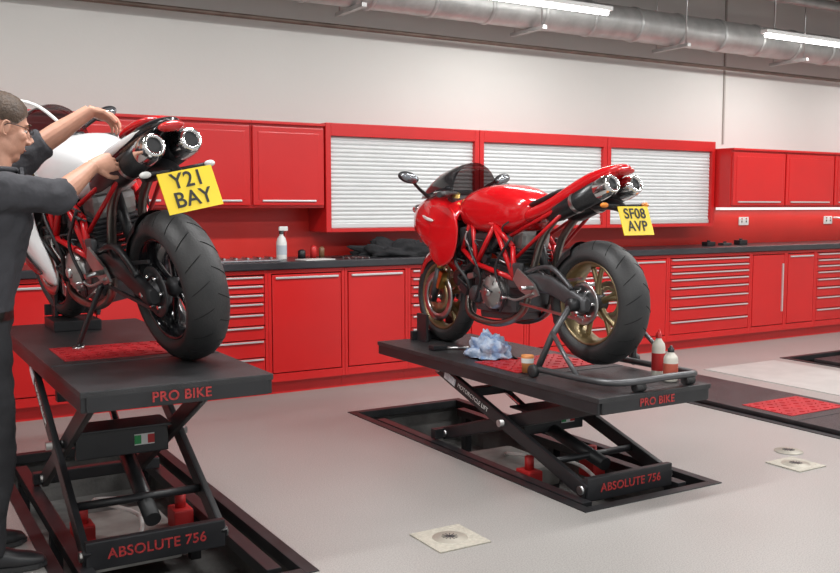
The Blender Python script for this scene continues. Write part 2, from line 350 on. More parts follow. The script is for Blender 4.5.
# ---------------------------------------------------------------- lifts
def lift(x0,zt,yb,run,raised=True,name='motorcycle_lift',bx=0):
    e=empty(name,Matrix.Translation((x0,PY0,0)))
    W=.73; L=2.13; y0=.0
    if raised:
        y0=.0 if zt<.6 else .23
    mb=MB()
    mb.box((W/2,y0+L/2,zt-.012),(W,L,.024),lift_top,.005)
    for xx in(.02,W-.02): mb.box((xx,y0+L/2,zt-.05),(.035,L-.02,.06),lift_blk,.006)
    mb.box((W/2,y0+.015,zt-.048),(W-.04,.03,.062),lift_blk,.006)
    mb.box((W/2,y0+L-.015,zt-.048),(W-.04,.03,.062),lift_blk,.006)
    for k in range(4): mb.box((W/2,y0+.35+k*.48,zt-.04),(W-.1,.05,.035),lift_blk)
    mb.box((W/2,y0+.62,zt+.001),(W-.02,.005,.003),alud)
    mb.obj('platform',e)
    mb=MB(); tm=M('tread_red',(.40,.015,.02),.45,var=.15)
    mb.box((W/2,y0+.92,zt+.002),(W-.16,.40,.004),tm)
    for i in range(9):
        for j in range(6):
            mb.box((.11+i*.063,y0+.76+j*.064,zt+.006),(.035,.008,.005),tm,0,(0,0,.7 if (i+j)%2 else -.7))
    mb.obj('tread_plate',e)
    if raised:
        mb=MB()
        hh=.055 if zt>.6 else .0
        yc=y0+L-.27
        if hh: mb.box((W/2-.04,yc,zt+hh/2),(.24,.30,hh),lift_blk,.006)
        for s_ in(-1,1): mb.box((W/2+s_*.11,yc+.12,zt+hh+.09),(.02,.12,.18),lift_blk,.005)
        mb.box((W/2,yc+.2,zt+hh+.03),(.30,.03,.06),lift_blk,.005)
        mb.obj('wheel_chock',e)
        text('label','PRO BIKE',.052,txtworn,MX((W/2,y0-.002,zt-.045),[(1,0,0),(0,0,1),(0,-1,0)]),e,.001,.001)
        zb=.03; mb=MB(); h=zt-.09-zb
        for xx,dx in((.09,0),(.135,0),(W-.09,0),(W-.135,0)):
            inner=xx in(.135,W-.135)
            a=(yb,zb) if not inner else (yb,zt-.09)
            b=(yb+run,zt-.09) if not inner else (yb+run,zb)
            d=Vector((0,b[0]-a[0],b[1]-a[1])); ang=math.atan2(d.z,d.y)
            mb.box((xx+bx,(a[0]+b[0])/2,(a[1]+b[1])/2),(.03,d.length+.06,.075),lift_blk,.008,(ang,0,0))
            for q in(a,b): mb.cyl((xx-.025+bx,q[0],q[1]),(xx+.025+bx,q[0],q[1]),.022,steel,n=14)
        mb.cyl((.05+bx,yb+run/2,zb+h/2),(W-.05+bx,yb+run/2,zb+h/2),.02,steel)
        for q in((yb+.02,zt-.09),(yb+run-.02,zt-.09),(yb+.25,zb+h*.2)): mb.cyl((.1+bx,q[0],q[1]),(W-.1+bx,q[0],q[1]),.018,lift_blk)
        mb.box((W/2+bx,yb+run*.5-.07,zb+h*.5),(W-.32,.03,.13),lift_blk,.006)
        mb.box((W/2+bx,yb+run*.5-.05,zb+h*.5+.07),(W-.32,.2,.012),lift_blk,.004)
        mb.box((W*.63+bx,yb+run*.5-.087,zb+h*.5),(.09,.003,.05),white); 
        mb.box((W*.63-.03+bx,yb+run*.5-.089,zb+h*.5),(.03,.003,.04),M('sticker_green',(.02,.3,.08),.5)); mb.box((W*.63+.03+bx,yb+run*.5-.089,zb+h*.5),(.03,.003,.04),redtxt)
        mb.cyl((W/2,yb+.15,zb+.05),(W/2,yb+run*.55,zb+h*.42),.035,lift_blk); mb.cyl((W/2,yb+run*.5,zb+h*.38),(W/2,yb+run*.78,zb+h*.72),.018,chrome)
        mb.box((W/2,yb+run*.8,zb+h*.74),(W-.26,.06,.05),lift_blk,.005)
        for xx in(.05,W-.05): mb.box((xx,1.15,-.03),(.06,2.05,.05),lift_blk,.004)
        mb.box((W/2+bx,yb-.02,.035),(W-.17,.035,.115),lift_blk,.006)
        mb.box((W/2,yb+run+.02,.03),(W-.1,.05,.06),lift_blk,.006)
        for k in(.2,.8):
            mb.box((W*k,yb+.5,-.05),(.09,.12,.1),redtxt,.01); mb.cyl((W*k,yb+.5,0),(W*k,yb+.5,.07),.025,redtxt)
        mb.tube([(W*.4,yb+.1,.0),(W*.5,yb+.4,.03),(W*.35,yb+.8,.0),(W*.6,yb+1.1,-.1)],.01,white,n=8)
        mb.box((W/2,1.2,-.15),(.4,.5,.12),M('pump_grey',(.35,.34,.32),.6,.2,var=.2),.02)
        for xx in(.05,W-.05):
            for yy in(.2,1.15,2.1): mb.box((xx,yy,-.175),(.05,.05,.25),lift_blk)
        mb.obj('scissor_frame',e)
        text('base_label','ABSOLUTE 756',.058,txtworn,MX((W/2+bx,yb-.039,.035),[(1,0,0),(0,0,1),(0,-1,0)]),e,.001,.0008)
        ang=math.atan2(h,run); 
        text('arm_label','MOTORCYCLE LIFT',.035,white,MX((.09-.0165+bx,yb+run*.72,zb+h*.72),[(0,-math.cos(ang),-math.sin(ang)),(0,-math.sin(ang),math.cos(ang)),(-1,0,0)]),e,.0008)
        mb=MB(); mb.box((.09-.017+bx,yb+run*.9,zb+h*.9),(.003,.12,.045),M('sticker_white',(.7,.72,.76),.5,var=.2,vscale=60),0,(ang,0,0)); mb.obj('warning_sticker',e)
    else:
        mb=MB()
        for xx in(.05,W-.05):
            for yy in(.2,1.15,2.1): mb.box((xx,yy,-.19),(.06,.06,.24),lift_blk)
        mb.obj('feet',e)
    return e
lift(.645,.74,.54,1.2,bx=-.03)
lift(2.86,.52,.2,1.3)
lift(5.085,.03,0,0,False); lift(7.305,.03,0,0,False)
def drain(x,y,s_,sq=True):
    mb=MB(); 
    if sq:
        mb.box((x,y,.003),(s_,s_,.006),M('drain_plate',(.42,.39,.33),.6,bump=.3,bscale=90,var=.1,vscale=60),.002)
    mb.lathe((x,y,.0),'z',[(.001,.011),(.055,.011),(.06,.007),(.075,.007),(.08,.002)],M('drain_disc',(.36,.33,.28),.5,.3,var=.2),n=28)
    for i in range(6):
        a=pi*i/6; mb.box((x,y,.0115),(.07,.004,.002),alud,0,(0,0,a))
    mb.obj('floor_drain')
drain(2.08,3.23,.25); drain(4.30,3.22,.22); drain(4.50,3.42,.2,False)
mb=MB(); mb.box((6.6,4.6,.003),(.9,1.9,.006),M('floor_panel',(.46,.45,.43),.4,var=.05),.002); mb.obj('floor_access_panel')
# ---------------------------------------------------------------- motorcycle
def wheel(mb,c,R,w,rimm,front):
    hw=w/2; d=.085 if not front else .07
    prof=[]
    rr=R-d
    prof.append((.205,hw*.55)); prof.append((.222,hw*.78)); 
    for i in range(0,19):
        t=pi/2-pi*i/18; prof.append((rr+d*math.cos(t),hw*math.sin(t)))
    prof.append((.222,-hw*.78)); prof.append((.205,-hw*.55))
    mb.lathe(c,'y',prof,rubber,n=64)
    k=hw*.72
    mb.lathe(c,'y',[(.222,k),(.214,k+.006),(.206,k),(.196,k*.6),(.186,k*.2),(.186,-k*.2),(.196,-k*.6),(.206,-k),(.214,-k-.006),(.222,-k),(.21,-k*.8),(.21,k*.8)],rimm,n=64,closed=True)
    mb.lathe(c,'y',[(.001,.05),(.02,.05),(.03,.045),(.045,.03),(.045,-.03),(.03,-.045),(.02,-.05),(.001,-.05)],alud,n=24)
    C=Vector(c)
    ng=18
    for i in range(ng):
        for s_ in(-1,1):
            a0=2*pi*(i+(.5 if s_>0 else 0))/ng; pts=[]
            for q in range(7):
                t=s_*(.12+.95*q/6); a=a0+.16*(q/6)
                r=rr+(d+.0002)*math.cos(t); pts.append(C+Vector((math.cos(a)*r,hw*math.sin(t)*1.002,math.sin(a)*r)))
            mb.tube(pts,[.0012]+[.0022]*5+[.0012],groove,n=5,smooth_path=False)
    for i in range(5):
        a=2*pi*i/5+.3
        for s_ in(-.16,.16):
            p0=C+Vector((math.cos(a)*.04,0,math.sin(a)*.04)); p1=C+Vector((math.cos(a+s_*1.15)*.19,0,math.sin(a+s_*1.15)*.19))
            q=C+Vector((math.cos(a+s_*.3)*.10,0,math.sin(a+s_*.3)*.10))
            mb.tube([p0,q,p1],[.020,.014,.013],rimm,n=8)
def disc(mb,c,y,r,inner,m,n=40):
    mb.lathe((c[0],y,c[2]),'y',[(inner,.0025),(r,.0025),(r,-.0025),(inner,-.0025)],m,n=n,closed=True)
def bike(name,mx,style):
    e=empty(name,mx); main=red_pt if style=='red' else white_pt
    rim=bronze if style=='red' else blackg
    FX=1.40
    mb=MB(); wheel(mb,(0,0,.325),.325,.19,rim,False)
    disc(mb,(0,0,.325),-.075,.11,.06,steel)
    mb.lathe((0,.105,.325),'y',[(.055,.004),(.105,.004),(.112,0),(.105,-.004),(.055,-.004)],alud if style!='red' else steel,n=42,closed=True)
    for i in range(6):
        a=pi*i/3; mb.cyl((math.cos(a)*.07,.10,.325+math.sin(a)*.07),(math.cos(a)*.07,.125,.325+math.sin(a)*.07),.009,chrome,n=8)
    mb.lathe((0,.12,.325),'y',[(.001,.04),(.028,.04),(.034,.03),(.05,.0),(.06,-.02)],alud,n=24)
    mb.lathe((0,.15,.325),'y',[(.001,.022),(.016,.022),(.018,.016),(.026,.012),(.027,-.01)],chrome,n=6)
    mb.obj('rear_wheel',e)
    mb=MB(); wheel(mb,(FX,0,.30),.30,.12,rim,True)
    for s_ in(-1,1):
        disc(mb,(FX,0,.30),s_*.07,.16,.115,steel); disc(mb,(FX,0,.30),s_*.066,.115,.05,bronze,n=10)
    mb.obj('front_wheel',e)
    mb=MB(); sm=alud if style=='red' else blackp
    rings=[]
    for x,z,y,hw,hh in((.56,.42,.06,.10,.05),(.45,.42,.09,.075,.055),(.33,.43,.135,.03,.055),(.18,.41,.15,.024,.05),(.05,.36,.15,.024,.048),(-.04,.325,.148,.022,.045),(-.075,.322,.146,.018,.03)):
        rings.append(sect(x,z,hw,hh,3,20,y))
    mb.loft(rings,sm)
    mb.tube([(.42,.15,.47),(.2,.155,.51),(.03,.155,.40)],.014,sm,n=10)
    mb.tube([(.3,.15,.50),(.22,.15,.44)],.010,sm,n=8,smooth_path=False)
    for dz in(.105,-.1):
        mb.box((.26,.108,.325+dz*.75+.02),(.52,.012,.016),steel if style=='red' else alud,.002,(0,(-.12 if dz<0 else .12)*1,0))
    mb.box((.5,.118,.42),(.16,.05,.17),blackp,.03)
    mb.cyl((.42,-.02,.40),(.50,-.02,.70),.024,blackp); mb.tube([(.42+.08*t/14+.034*math.cos(t*1.3),-.02+.034*math.sin(t*1.3),.42+.26*t/60) for t in range(0,60)],.005,gold if style=='red' else redtxt,n=6,smooth_path=False)
    rr=[]
    for i in range(9):
        a=math.radians(12+i*7); ring=[]
        for k in range(9):
            t=math.radians(-75+150*k/8); r=.245+.100*math.cos(t)
            ring.append(Vector((math.cos(a)*r,.108*math.sin(t),.325+math.sin(a)*r)))
        rr.append(ring)
    mb.loft(rr,carbon,cap=False,ring_closed=False)
    mb.obj('swingarm',e)
    mb=MB()
    T=lambda a,b,r=.015,m=red_fr: mb.cyl(a,b,r,m,n=12)
    for s_ in(-1,1):
        P={'h':(1.13,s_*.05,.86),'h2':(1.10,s_*.06,.70),'a':(.90,s_*.15,.80),'b':(.82,s_*.185,.52),'c':(.66,s_*.17,.74),'p':(.50,s_*.16,.44),'d':(.52,s_*.15,.62),'e':(1.0,s_*.15,.60)}
        for u,v in(('h','a'),('a','c'),('c','d'),('d','p'),('h2','e'),('e','b'),('b','p'),('h2','a'),('a','e'),('a','b'),('b','c'),('c','p'),('h','h2')): T(P[u],P[v])
        T((.55,s_*.14,.68),(-.02,s_*.09,.90),.011); T((.5,s_*.14,.56),(.12,s_*.10,.82),.010)
        mb.box((.49,s_*.155,.46),(.11,.03,.14),alud,.02)
    mb.cyl((1.15,0,.66),(1.07,0,.92),.035,red_fr)
    mb.obj('trellis_frame',e)
    mb=MB()
    mb.box((.72,0,.36),(.40,.27,.24),alud,.04); mb.box((.74,0,.235),(.34,.20,.08),alud,.03)
    mb.box((.62,0,.55),(.17,.20,.18),alud,.02,(0,-.2,0)); mb.box((.58,0,.67),(.17,.21,.11),alu,.03,(0,-.2,0))
    mb.box((1.0,0,.43),(.22,.19,.17),alud,.02,(0,.12,0)); mb.box((1.10,0,.42),(.10,.20,.15),alu,.03,(0,.12,0))
    for i in range(6):
        mb.box((.635-.008*i,0,.50+.022*i),(.20,.235,.006),alud,0,(0,-.2,0)); mb.box((.93+.024*i,0,.44),(.006,.225,.20),alud,0,(0,.12,0))
    for s_ in(-1,1):
        mb.lathe((.70,s_*.13,.36),(0,s_,0),[(.001,.065),(.045,.065),(.055,.055),(.085,.05),(.098,.035),(.10,0)],alu,n=32)
        mb.lathe((.70,s_*.13,.36),(0,s_,0),[(.001,.078),(.022,.078),(.026,.066)],steel,n=24)
        for i in range(8):
            a=2*pi*i/8; mb.cyl((.70+math.cos(a)*.09,s_*.16,.36+math.sin(a)*.09),(.70+math.cos(a)*.09,s_*.18,.36+math.sin(a)*.09),.006,steel,n=6)
        mb.lathe((.88,s_*.12,.34),(0,s_,0),[(.001,.05),(.04,.05),(.052,.035),(.055,0)],alud,n=24)
        mb.lathe((.66,s_*.10,.66),(0,s_,0),[(.001,.03),(.04,.03),(.048,0)],blackp,n=20); mb.lathe((1.09,s_*.10,.43),(0,s_,0),[(.001,.03),(.05,.03),(.055,0)],blackp,n=20)
        mb.tube([(.66,s_*.13,.66),(.82,s_*.145,.56),(.95,s_*.14,.5),(1.09,s_*.125,.45)],.02,blackp,n=8)
        mb.box((.80,s_*.12,.64),(.16,.10,.12),blackp,.03); mb.box((.97,s_*.10,.68),(.12,.12,.12),alud,.03)
        mb.prism([(.44,.50),(.30,.42),(.26,.36),(.33,.34),(.42,.38),(.48,.44)],s_*.175,s_*.187,alu); mb.cyl((.31,s_*.18,.40),(.31,s_*.27,.40),.012,steel,n=10)
        mb.tube([(.30,s_*.19,.37),(.42,s_*.21,.33),(.50,s_*.21,.34)],.007,alu,n=8); mb.cyl((.50,s_*.2,.34),(.50,s_*.25,.34),.008,steel,n=8)
        mb.tube([(.95,s_*.17,.72),(.86,s_*.20,.60),(.78,s_*.19,.45),(.86,s_*.17,.3)],.009,blackp,n=8)
        mb.tube([(.52,s_*.17,.66),(.62,s_*.20,.50),(.56,s_*.19,.34),(.62,s_*.17,.25)],.008,blackp,n=8)
        mb.tube([(1.11,s_*.12,.6),(1.02,s_*.19,.52),(.92,s_*.18,.42),(.95,s_*.12,.3)],.011,rubber,n=8)
    for i in range(14):
        a=Vector((random.uniform(.5,1.08),random.uniform(.13,.18),random.uniform(.3,.7))); b=a+Vector((random.uniform(-.1,.06),random.uniform(-.02,.03),random.uniform(-.14,.14)))
        mb.tube([a,(a+b)/2+Vector((.03,.02,.02)),b],.005,random.choice([blackp,alu,steel,rubber]),n=6)
    for i in range(22):
        mb.box((random.uniform(.5,1.05),random.choice([-1,1,1])*random.uniform(.12,.165),random.uniform(.28,.72)),(random.uniform(.03,.09),.03,random.uniform(.03,.07)),random.choice([blackp,alud,alud,blackp,blackp,alu]),.008,(0,random.uniform(-.6,.6),0))
    mb.box((1.13,0,.66),(.035,.34,.24),alud,.006,(0,-.25,0)); mb.box((1.16,0,.30),(.02,.14,.05),alud,.006,(0,-.2,0))
    for i in range(12): mb.box((1.152,0,.56+i*.018),(.004,.31,.004),alu,0,(0,-.25,0))
    for s_,y in((1,.04),(-1,-.04)):
        mb.tube([(1.08,y,.36),(1.05,y*2,.25),(.95,y*2.5,.19),(.70,y*2.6,.175),(.50,y*2.4,.26),(.44,y*2,.46),(.36,y*1.8,.66),(.22,y*1.8,.79)],.021,pipe_st,n=12)
    mb.obj('engine',e)
    mb=MB()
    for s_ in(-1,1):
        rings=[]; A=Vector((.29,s_*.072,.78)); B=Vector((-.20,s_*.080,.935)); dv=(B-A).normalized(); u=Vector((0,1,0)); v=dv.cross(u)
        def rr(t,r): 
            c=A.lerp(B,t); return [c+(u*math.cos(2*pi*k/24)*r+v*math.sin(2*pi*k/24)*r*1.05) for k in range(24)]
        mb.loft([rr(t,r) for t,r in((0,.028),(.08,.042),(.16,.050),(.84,.053))],carbon,cap=True)
        mb.loft([rr(t,r) for t,r in((.80,.0545),(.83,.0555),(.93,.054),(.985,.046),(1.0,.041),(1.0,.032),(.96,.030),(.90,.030))],chrome,cap=False)
        mb.loft([rr(t,r) for t,r in((.965,.034),(.94,.032),(.90,.028))],blackp,cap=True)
        mb.loft([rr(t,r) for t,r in((.42,.0535),(.43,.055),(.46,.055),(.47,.0535))],steel,cap=False)
    mb.obj('silencers',e)
    mb=MB()
    mb.loft([sect(*a) for a in((.40,.82,.06,.03,2.6),(.44,.815,.12,.08,2.8),(.52,.815,.155,.12,3),(.64,.825,.185,.15,3),(.78,.83,.20,.155,3),(.92,.83,.19,.135,2.8),(1.02,.83,.16,.11,2.6),(1.10,.83,.12,.07,2.5))],main)
    mb.lathe((.80,0,.975),'z',[(.001,.014),(.035,.014),(.042,.008),(.045,0)],blackp,n=24)
    mb.obj('fuel_tank',e,sub=1)
    tail_m=red_pt if style=='red' else blackg
    mb=MB()
    mb.loft([sect(*a) for a in((.50,.78,.10,.03,2.6),(.44,.79,.135,.05,3),(.32,.815,.135,.05,3),(.20,.86,.125,.055,2.8),(.06,.925,.11,.06,2.6),(-.06,.975,.09,.048,2.5),(-.15,1.0,.065,.034,2.4),(-.22,1.015,.035,.015,2.2))],tail_m)
    mb.obj('tail_unit',e,sub=1)
    mb=MB()
    mb.loft([sect(*a) for a in((.47,.845,.07,.012),(.43,.850,.115,.020,3),(.33,.865,.125,.022,3),(.24,.895,.115,.022,3),(.19,.925,.09,.012,3))],blackp)
    if style!='red':
        mb.loft([sect(*a) for a in((.17,.955,.07,.008),(.12,.975,.09,.02,3),(.0,1.01,.08,.025,3),(-.10,1.03,.05,.012,3))],red_pt)
        for s_ in(1,-1):
            mb.panel([(.42,.80),(.20,.86),(-.02,.92),(.05,.84),(.25,.76),(.42,.73)],s_,.122,.016,blackp,ymap=lambda x,z:-.06*max(0,.2-x))
            mb.panel([(.24,.90),(.08,.955),(-.10,1.00),(-.06,.965),(.08,.915),(.24,.865)],s_,.119,.010,white_pt,ymap=lambda x,z:-.17*max(0,.16-x))
    mb.obj('seat',e,sub=1)
    mb=MB()
    mb.ball((-.20,0,.995),(.035,.055,.022),lampred,n=10,rot=(0,.2,0))
    mb.tube([(.03,0,.84),(-.12,0,.83),(-.21,0,.79),(-.245,0,.75)],[.035,.03,.022,.018],blackp,n=10)
    pc=Vector((-.27,0,.745)); tl=math.radians(18)
    mb.box(pc+Vector((.012,0,0)),(.008,.16,.12),blackp,.003,(0,tl,0))
    mb.box(pc,(.004,.235,.165) if style!='red' else (.004,.205,.15),yellow,0,(0,tl,0))
    for s_ in(-1,1):
        mb.cyl((-.17,0,.82),(-.19,s_*.13,.825),.008,blackp,n=8); mb.ball((-.195,s_*.140,.825),(.018,.024,.014),lampor if style=='red' else white,n=8)
    mb.obj('tail_light_and_plate',e)
    pn=Vector((-math.cos(tl),0,math.sin(tl))); up=Vector((math.sin(tl),0,math.cos(tl)))
    text('plate_text','SF08\nAVP' if style=='red' else 'Y21\nBAY',.074 if style=='red' else .086,blacktx,MX(pc+pn*.004+up*.002,[(0,-1,0),up,pn]),e,.0006,.0012)
    mb=MB()
    fd=Vector((-.26,0,.62)).normalized()
    for s_ in(-1,1):
        b=Vector((FX,s_*.105,.30)); mb.cyl(b-fd*.03,b+fd*.2,.026,alud); mb.cyl(b+fd*.14,b+fd*.30,.021,gold); mb.cyl(b+fd*.26,b+fd*.70,.028,gold)
        mb.box(b+Vector((-.075,-s_*.01,.11)),(.05,.05,.12),gold if style=='red' else alud,.014,(0,-.5,0))
        h=b+fd*.70; mb.tube([h,h+Vector((-.06,s_*.09,-.005)),h+Vector((-.13,s_*.2,-.015))],.012,alud,n=10); mb.tube([h+Vector((-.075,s_*.11,-.007)),h+Vector((-.14,s_*.22,-.017))],.018,rubber,n=12,smooth_path=False)
        mb.tube([h+Vector((-.02,s_*.09,.0)),h+Vector((-.04,s_*.14,.005)),h+Vector((-.1,s_*.23,-.005))],.005,alu,n=6)
    for k in(.48,.66):
        c=Vector((FX,0,.30))+fd*k; mb.box(c,(.06,.28,.035),alud,.012,(0,-.39,0))
    mb.cyl((FX,-.13,.30),(FX,.13,.30),.014,chrome)
    mb.obj('front_fork',e)
    mb=MB(); rr=[]
    for i in range(16):
        a=math.radians(28+i*8.5); ring=[]; pinch=.6+.4*math.sin(pi*(i+1)/17)
        for k in range(11):
            t=math.radians(-88+176*k/10); r=.235+(.09)*math.cos(t)
            ring.append(Vector((FX+math.cos(a)*r,.082*math.sin(t)*pinch,.30+math.sin(a)*r)))
        rr.append(ring)
    mb.loft(rr,main,cap=False,ring_closed=False)
    o=mb.obj('front_fender',e); md=o.modifiers.new('s','SOLIDIFY'); md.thickness=.004
    mb=MB()
    def fsec(x,zt,zb,hw,wb):
        pts=[]
        for k in range(17):
            t=pi*k/16; c,s_=math.cos(t),math.sin(t)
            pts.append(Vector((x,hw*math.copysign(abs(c)**.7,c),zb+(zt-zb)*(abs(s_)**.75))))
        return [Vector((x-.0,wb,zb-.04))]+pts+[Vector((x,-wb,zb-.04))]
    secs=[(1.00,.87,.68,.21,.205),(1.12,.91,.64,.235,.22),(1.24,.955,.64,.245,.22),(1.36,.96,.68,.235,.20),(1.48,.935,.72,.20,.16),(1.58,.895,.77,.135,.10),(1.65,.85,.81,.05,.04)]
    mb.loft([fsec(*a) for a in secs],main,cap=False,ring_closed=False)
    o=mb.obj('front_fairing',e,sub=1); md=o.modifiers.new('s','SOLIDIFY'); md.thickness=.005
    mb=MB()
    for s_ in(-1,1):
        mb.ball((1.555,s_*.085,.86),(.05,.06,.03),mirror_m if style=='red' else glass_dk,n=10,rot=(0,.5,s_*-.5))
        ym=lambda x,z: -.35*max(0,x-1.25)
        if style=='red':
            mb.panel([(1.42,.72),(1.30,.58),(1.16,.50),(1.02,.56),(.97,.74),(1.06,.86),(1.3,.86)],s_,.212,.028,main,ymap=ym)
            mb.panel([(1.45,.83),(1.34,.80),(1.2,.775),(1.2,.79),(1.34,.82),(1.45,.845)],s_,.246,.004,white,ymap=ym)
        else:
            mb.panel([(1.44,.80),(1.36,.58),(1.22,.40),(1.04,.30),(.86,.29),(.90,.42),(.99,.56),(1.0,.78),(1.15,.88)],s_,.212,.035,main,ymap=ym)
            mb.panel([(1.30,.52),(1.16,.39),(1.02,.34),(.94,.35),(1.10,.43),(1.22,.56)],s_,.247,.005,blackg,ymap=ym)
            mb.panel([(1.24,.80),(1.06,.58),(1.05,.66),(1.16,.82)],s_,.249,.005,red_fr,ymap=ym)
            mb.panel([(1.32,.74),(1.12,.53),(1.12,.58),(1.29,.79)],s_,.249,.005,red_fr,ymap=ym)
    for s_ in(-1,1):
        mb.tube([(1.34,s_*.17,.93),(1.33,s_*.25,.985),(1.29,s_*.32,1.03)],[.014,.010,.010],blackp,n=8)
        mb.ball((1.27,s_*.36,1.045),(.03,.07,.035),blackp,n=12,rot=(s_*.25,0,s_*-.15)); mb.ball((1.255,s_*.36,1.043),(.02,.062,.029),M('mirror_grey',(.25,.26,.28),.15,.8),n=12,rot=(s_*.25,0,s_*-.15))
    mb.box((1.20,0,.93),(.05,.14,.07),blackp,.015,(0,-.5,0))
    mb.obj('fairing_panels_and_mirrors',e)
    mb=MB(); rr=[]
    for x,zb,h,hw in((1.52,.925,.004,.11),(1.44,.935,.055,.15),(1.35,.945,.110,.175),(1.26,.945,.155,.185),(1.17,.93,.192,.185),(1.10,.91,.222,.18),(1.07,.90,.230,.175)):
        rr.append([Vector((x,hw*math.cos(pi*k/16),zb+h*math.sin(pi*k/16)**.85)) for k in range(17)])
    mb.loft(rr,glass_dk,cap=False,ring_closed=False); mb.obj('windscreen',e)
    return e
h2=math.atan2(5.1-3.68,3.255-3.30)
mx2=Matrix.Translation((3.295,3.68,.57))@Matrix.Rotation(h2,4,'Z')@Matrix.Rotation(math.radians(2.0),4,'Y')
bike('motorcycle',mx2,'red')
h1=math.atan2(5.34-3.94,.98-1.226)
mx1=Matrix.Translation((1.212,3.95,.742))@Matrix.Rotation(h1,4,'Z')@Matrix.Rotation(math.radians(-2.3),4,'Y')@Matrix.Rotation(math.radians(-11),4,'X')
b1=bike('motorcycle.001',mx1,'white')
mb=MB(); mb.tube([(.52,.13,.30),(.54,.2,.18),(.58,.27,.040)],[.014,.012,.011],blackp,n=10); mb.cyl((.58,.27,.030),(.58,.27,.042),.028,steel); mb.tube([(.52,.13,.30),(.62,.17,.24)],.006,steel,n=6,smooth_path=False); mb.obj('side_stand',b1)
mb=MB(); mb.tube([(.85,.0,.98),(.90,.10,1.12),(1.0,.2,1.17),(1.15,.26,1.12),(1.25,.25,.98)],.008,white,n=8); mb.obj('loose_hose',b1)
e=empty('paddock_stand',Matrix.Translation((3.295,3.68,.52))@Matrix.Rotation(h2,4,'Z'))
st=M('stand_grey',(.10,.10,.105),.35,.5,var=.1)
mb=MB()
for s_ in(-1,1):
    mb.tube([(.0,s_*.20,.375),(.03,s_*.30,.22),(.09,s_*.34,.045)],.017,st,n=10,smooth_path=False)
    mb.tube([(.03,s_*.30,.24),(-.10,s_*.32,.13),(-.2,s_*.33,.05)],.012,st,n=10,smooth_path=False)
    mb.lathe((.10,s_*.36,.035),'y',[(.001,.015),(.03,.015),(.034,.01),(.034,-.01),(.03,-.015),(.001,-.015)],rubber,n=20)
    mb.lathe((0,s_*.19,.375),'y',[(.001,.03),(.02,.03),(.036,.02),(.036,-.02),(.02,-.03),(.001,-.03)],blackp,n=20)
mb.tube([(.10,.34,.045),(-.2,.335,.045),(-.38,.30,.045),(-.45,.20,.05),(-.46,0,.055),(-.45,-.2,.05),(-.38,-.25,.045),(-.2,-.25,.045),(.10,-.25,.045)],.017,st,n=12)
for s_ in(-.17,.17): mb.cyl((-.45,s_-.03,.022),(-.45,s_+.03,.022),.022,rubber)
mb.obj('stand_frame',e)
# ---------------------------------------------------------------- small things on platform 2
def bottle(name,x,y,z,h,r,body,cap,label):
    mb=MB(); mb.lathe((x,y,z),'z',[(.001,0),(r*.95,0),(r,.006),(r,h*.62),(r*.9,h*.70),(r*.42,h*.80),(r*.38,h*.84)],body,n=28)
    mb.lathe((x,y,z),'z',[(r*1.01,h*.14),(r*1.02,h*.15),(r*1.02,h*.5),(r*1.01,h*.51)],label,n=28)
    mb.lathe((x,y,z),'z',[(r*.45,h*.82),(r*.46,h*.92),(r*.25,h*.94),(r*.15,h),(.001,h)],cap,n=20); mb.obj(name)
cream=M('bottle_cream',(.70,.66,.58),.4,var=.02)
bottle('oil_bottle',3.50,3.46,.521,.245,.034,cream,lampred,redtxt)
bottle('oil_bottle.001',3.465,3.34,.521,.18,.036,cream,blackp,M('label_dark',(.5,.1,.06),.5))
mb=MB(); mb.lathe((2.98,3.88,.529),'z',[(.001,0),(.03,0),(.034,.085),(.032,.09),(.028,.02),(.001,.02)],M('cup_orange',(.65,.25,.08),.4),n=24); mb.lathe((2.98,3.88,.529),'z',[(.0335,.05),(.0345,.075)],white,n=24); mb.obj('paper_cup')
def crumple(name,c,size,m,seed,amp=.35,n=32,thr=0):
    mb=MB(); rings=[]
    for j in range(1,n):
        t=pi*j/n; ring=[]
        for k in range(2*n):
            a=pi*k/n; d=Vector((math.sin(t)*math.cos(a),math.sin(t)*math.sin(a),math.cos(t)))
            f=1+amp*(noise.noise(d*2.2+Vector((seed,0,0)))+.6*abs(noise.noise(d*5+Vector((0,seed,0)))))
            p=Vector((d.x*size[0]*f,d.y*size[1]*f,max(0,d.z*size[2]*f))); ring.append(Vector(c)+p)
        rings.append(ring)
    mb.loft(rings,m); return mb.obj(name)
ragm=M('rag_blue_white',(.16,.25,.44),.85,vscale=20,bump=.6,bscale=30,col2=(.50,.57,.68))
crumple('cleaning_rag',(3.12,4.42,.526),(.10,.13,.11),ragm,4.2,.6)
mb=MB(); mb.box((3.0,4.8,.537),(.10,.06,.03),blackp,.008); mb.cyl((3.05,4.78,.532),(3.17,4.72,.532),.009,steel,n=10); mb.obj('air_wrench')
# ---------------------------------------------------------------- counter items
mb=MB(); X,Y,Z=2.74,6.62,.99
mb.lathe((X,Y,Z),'z',[(.001,0),(.038,0),(.04,.01),(.04,.13),(.03,.165),(.014,.185),(.014,.20)],white,n=24)
mb.lathe((X,Y,Z),'z',[(.018,.195),(.018,.22),(.001,.222)],blackp,n=16); mb.box((X+.015,Y,.235+Z),(.07,.022,.035),white,.008); mb.prism([(X+.035,Z+.225),(X+.045,Z+.22),(X+.03,Z+.17),(X+.025,Z+.175)],Y-.006,Y+.006,redtxt)
mb.lathe((X,Y,Z),'z',[(.0405,.04),(.0405,.11)],M('label_grey',(.45,.5,.55),.5),n=24)
mb.obj('spray_bottle')
crumple('black_cloth_pile',(3.74,6.66,.991),(.36,.13,.105),M('cloth_black',(.012,.012,.014),.9,bump=.5,bscale=20,var=.3),9.1,.7)
mb=MB(); mb.box((2.42,6.60,.996),(.50,.3,.010),M('tray_grey',(.35,.36,.38),.35,.6,var=.1),.004)
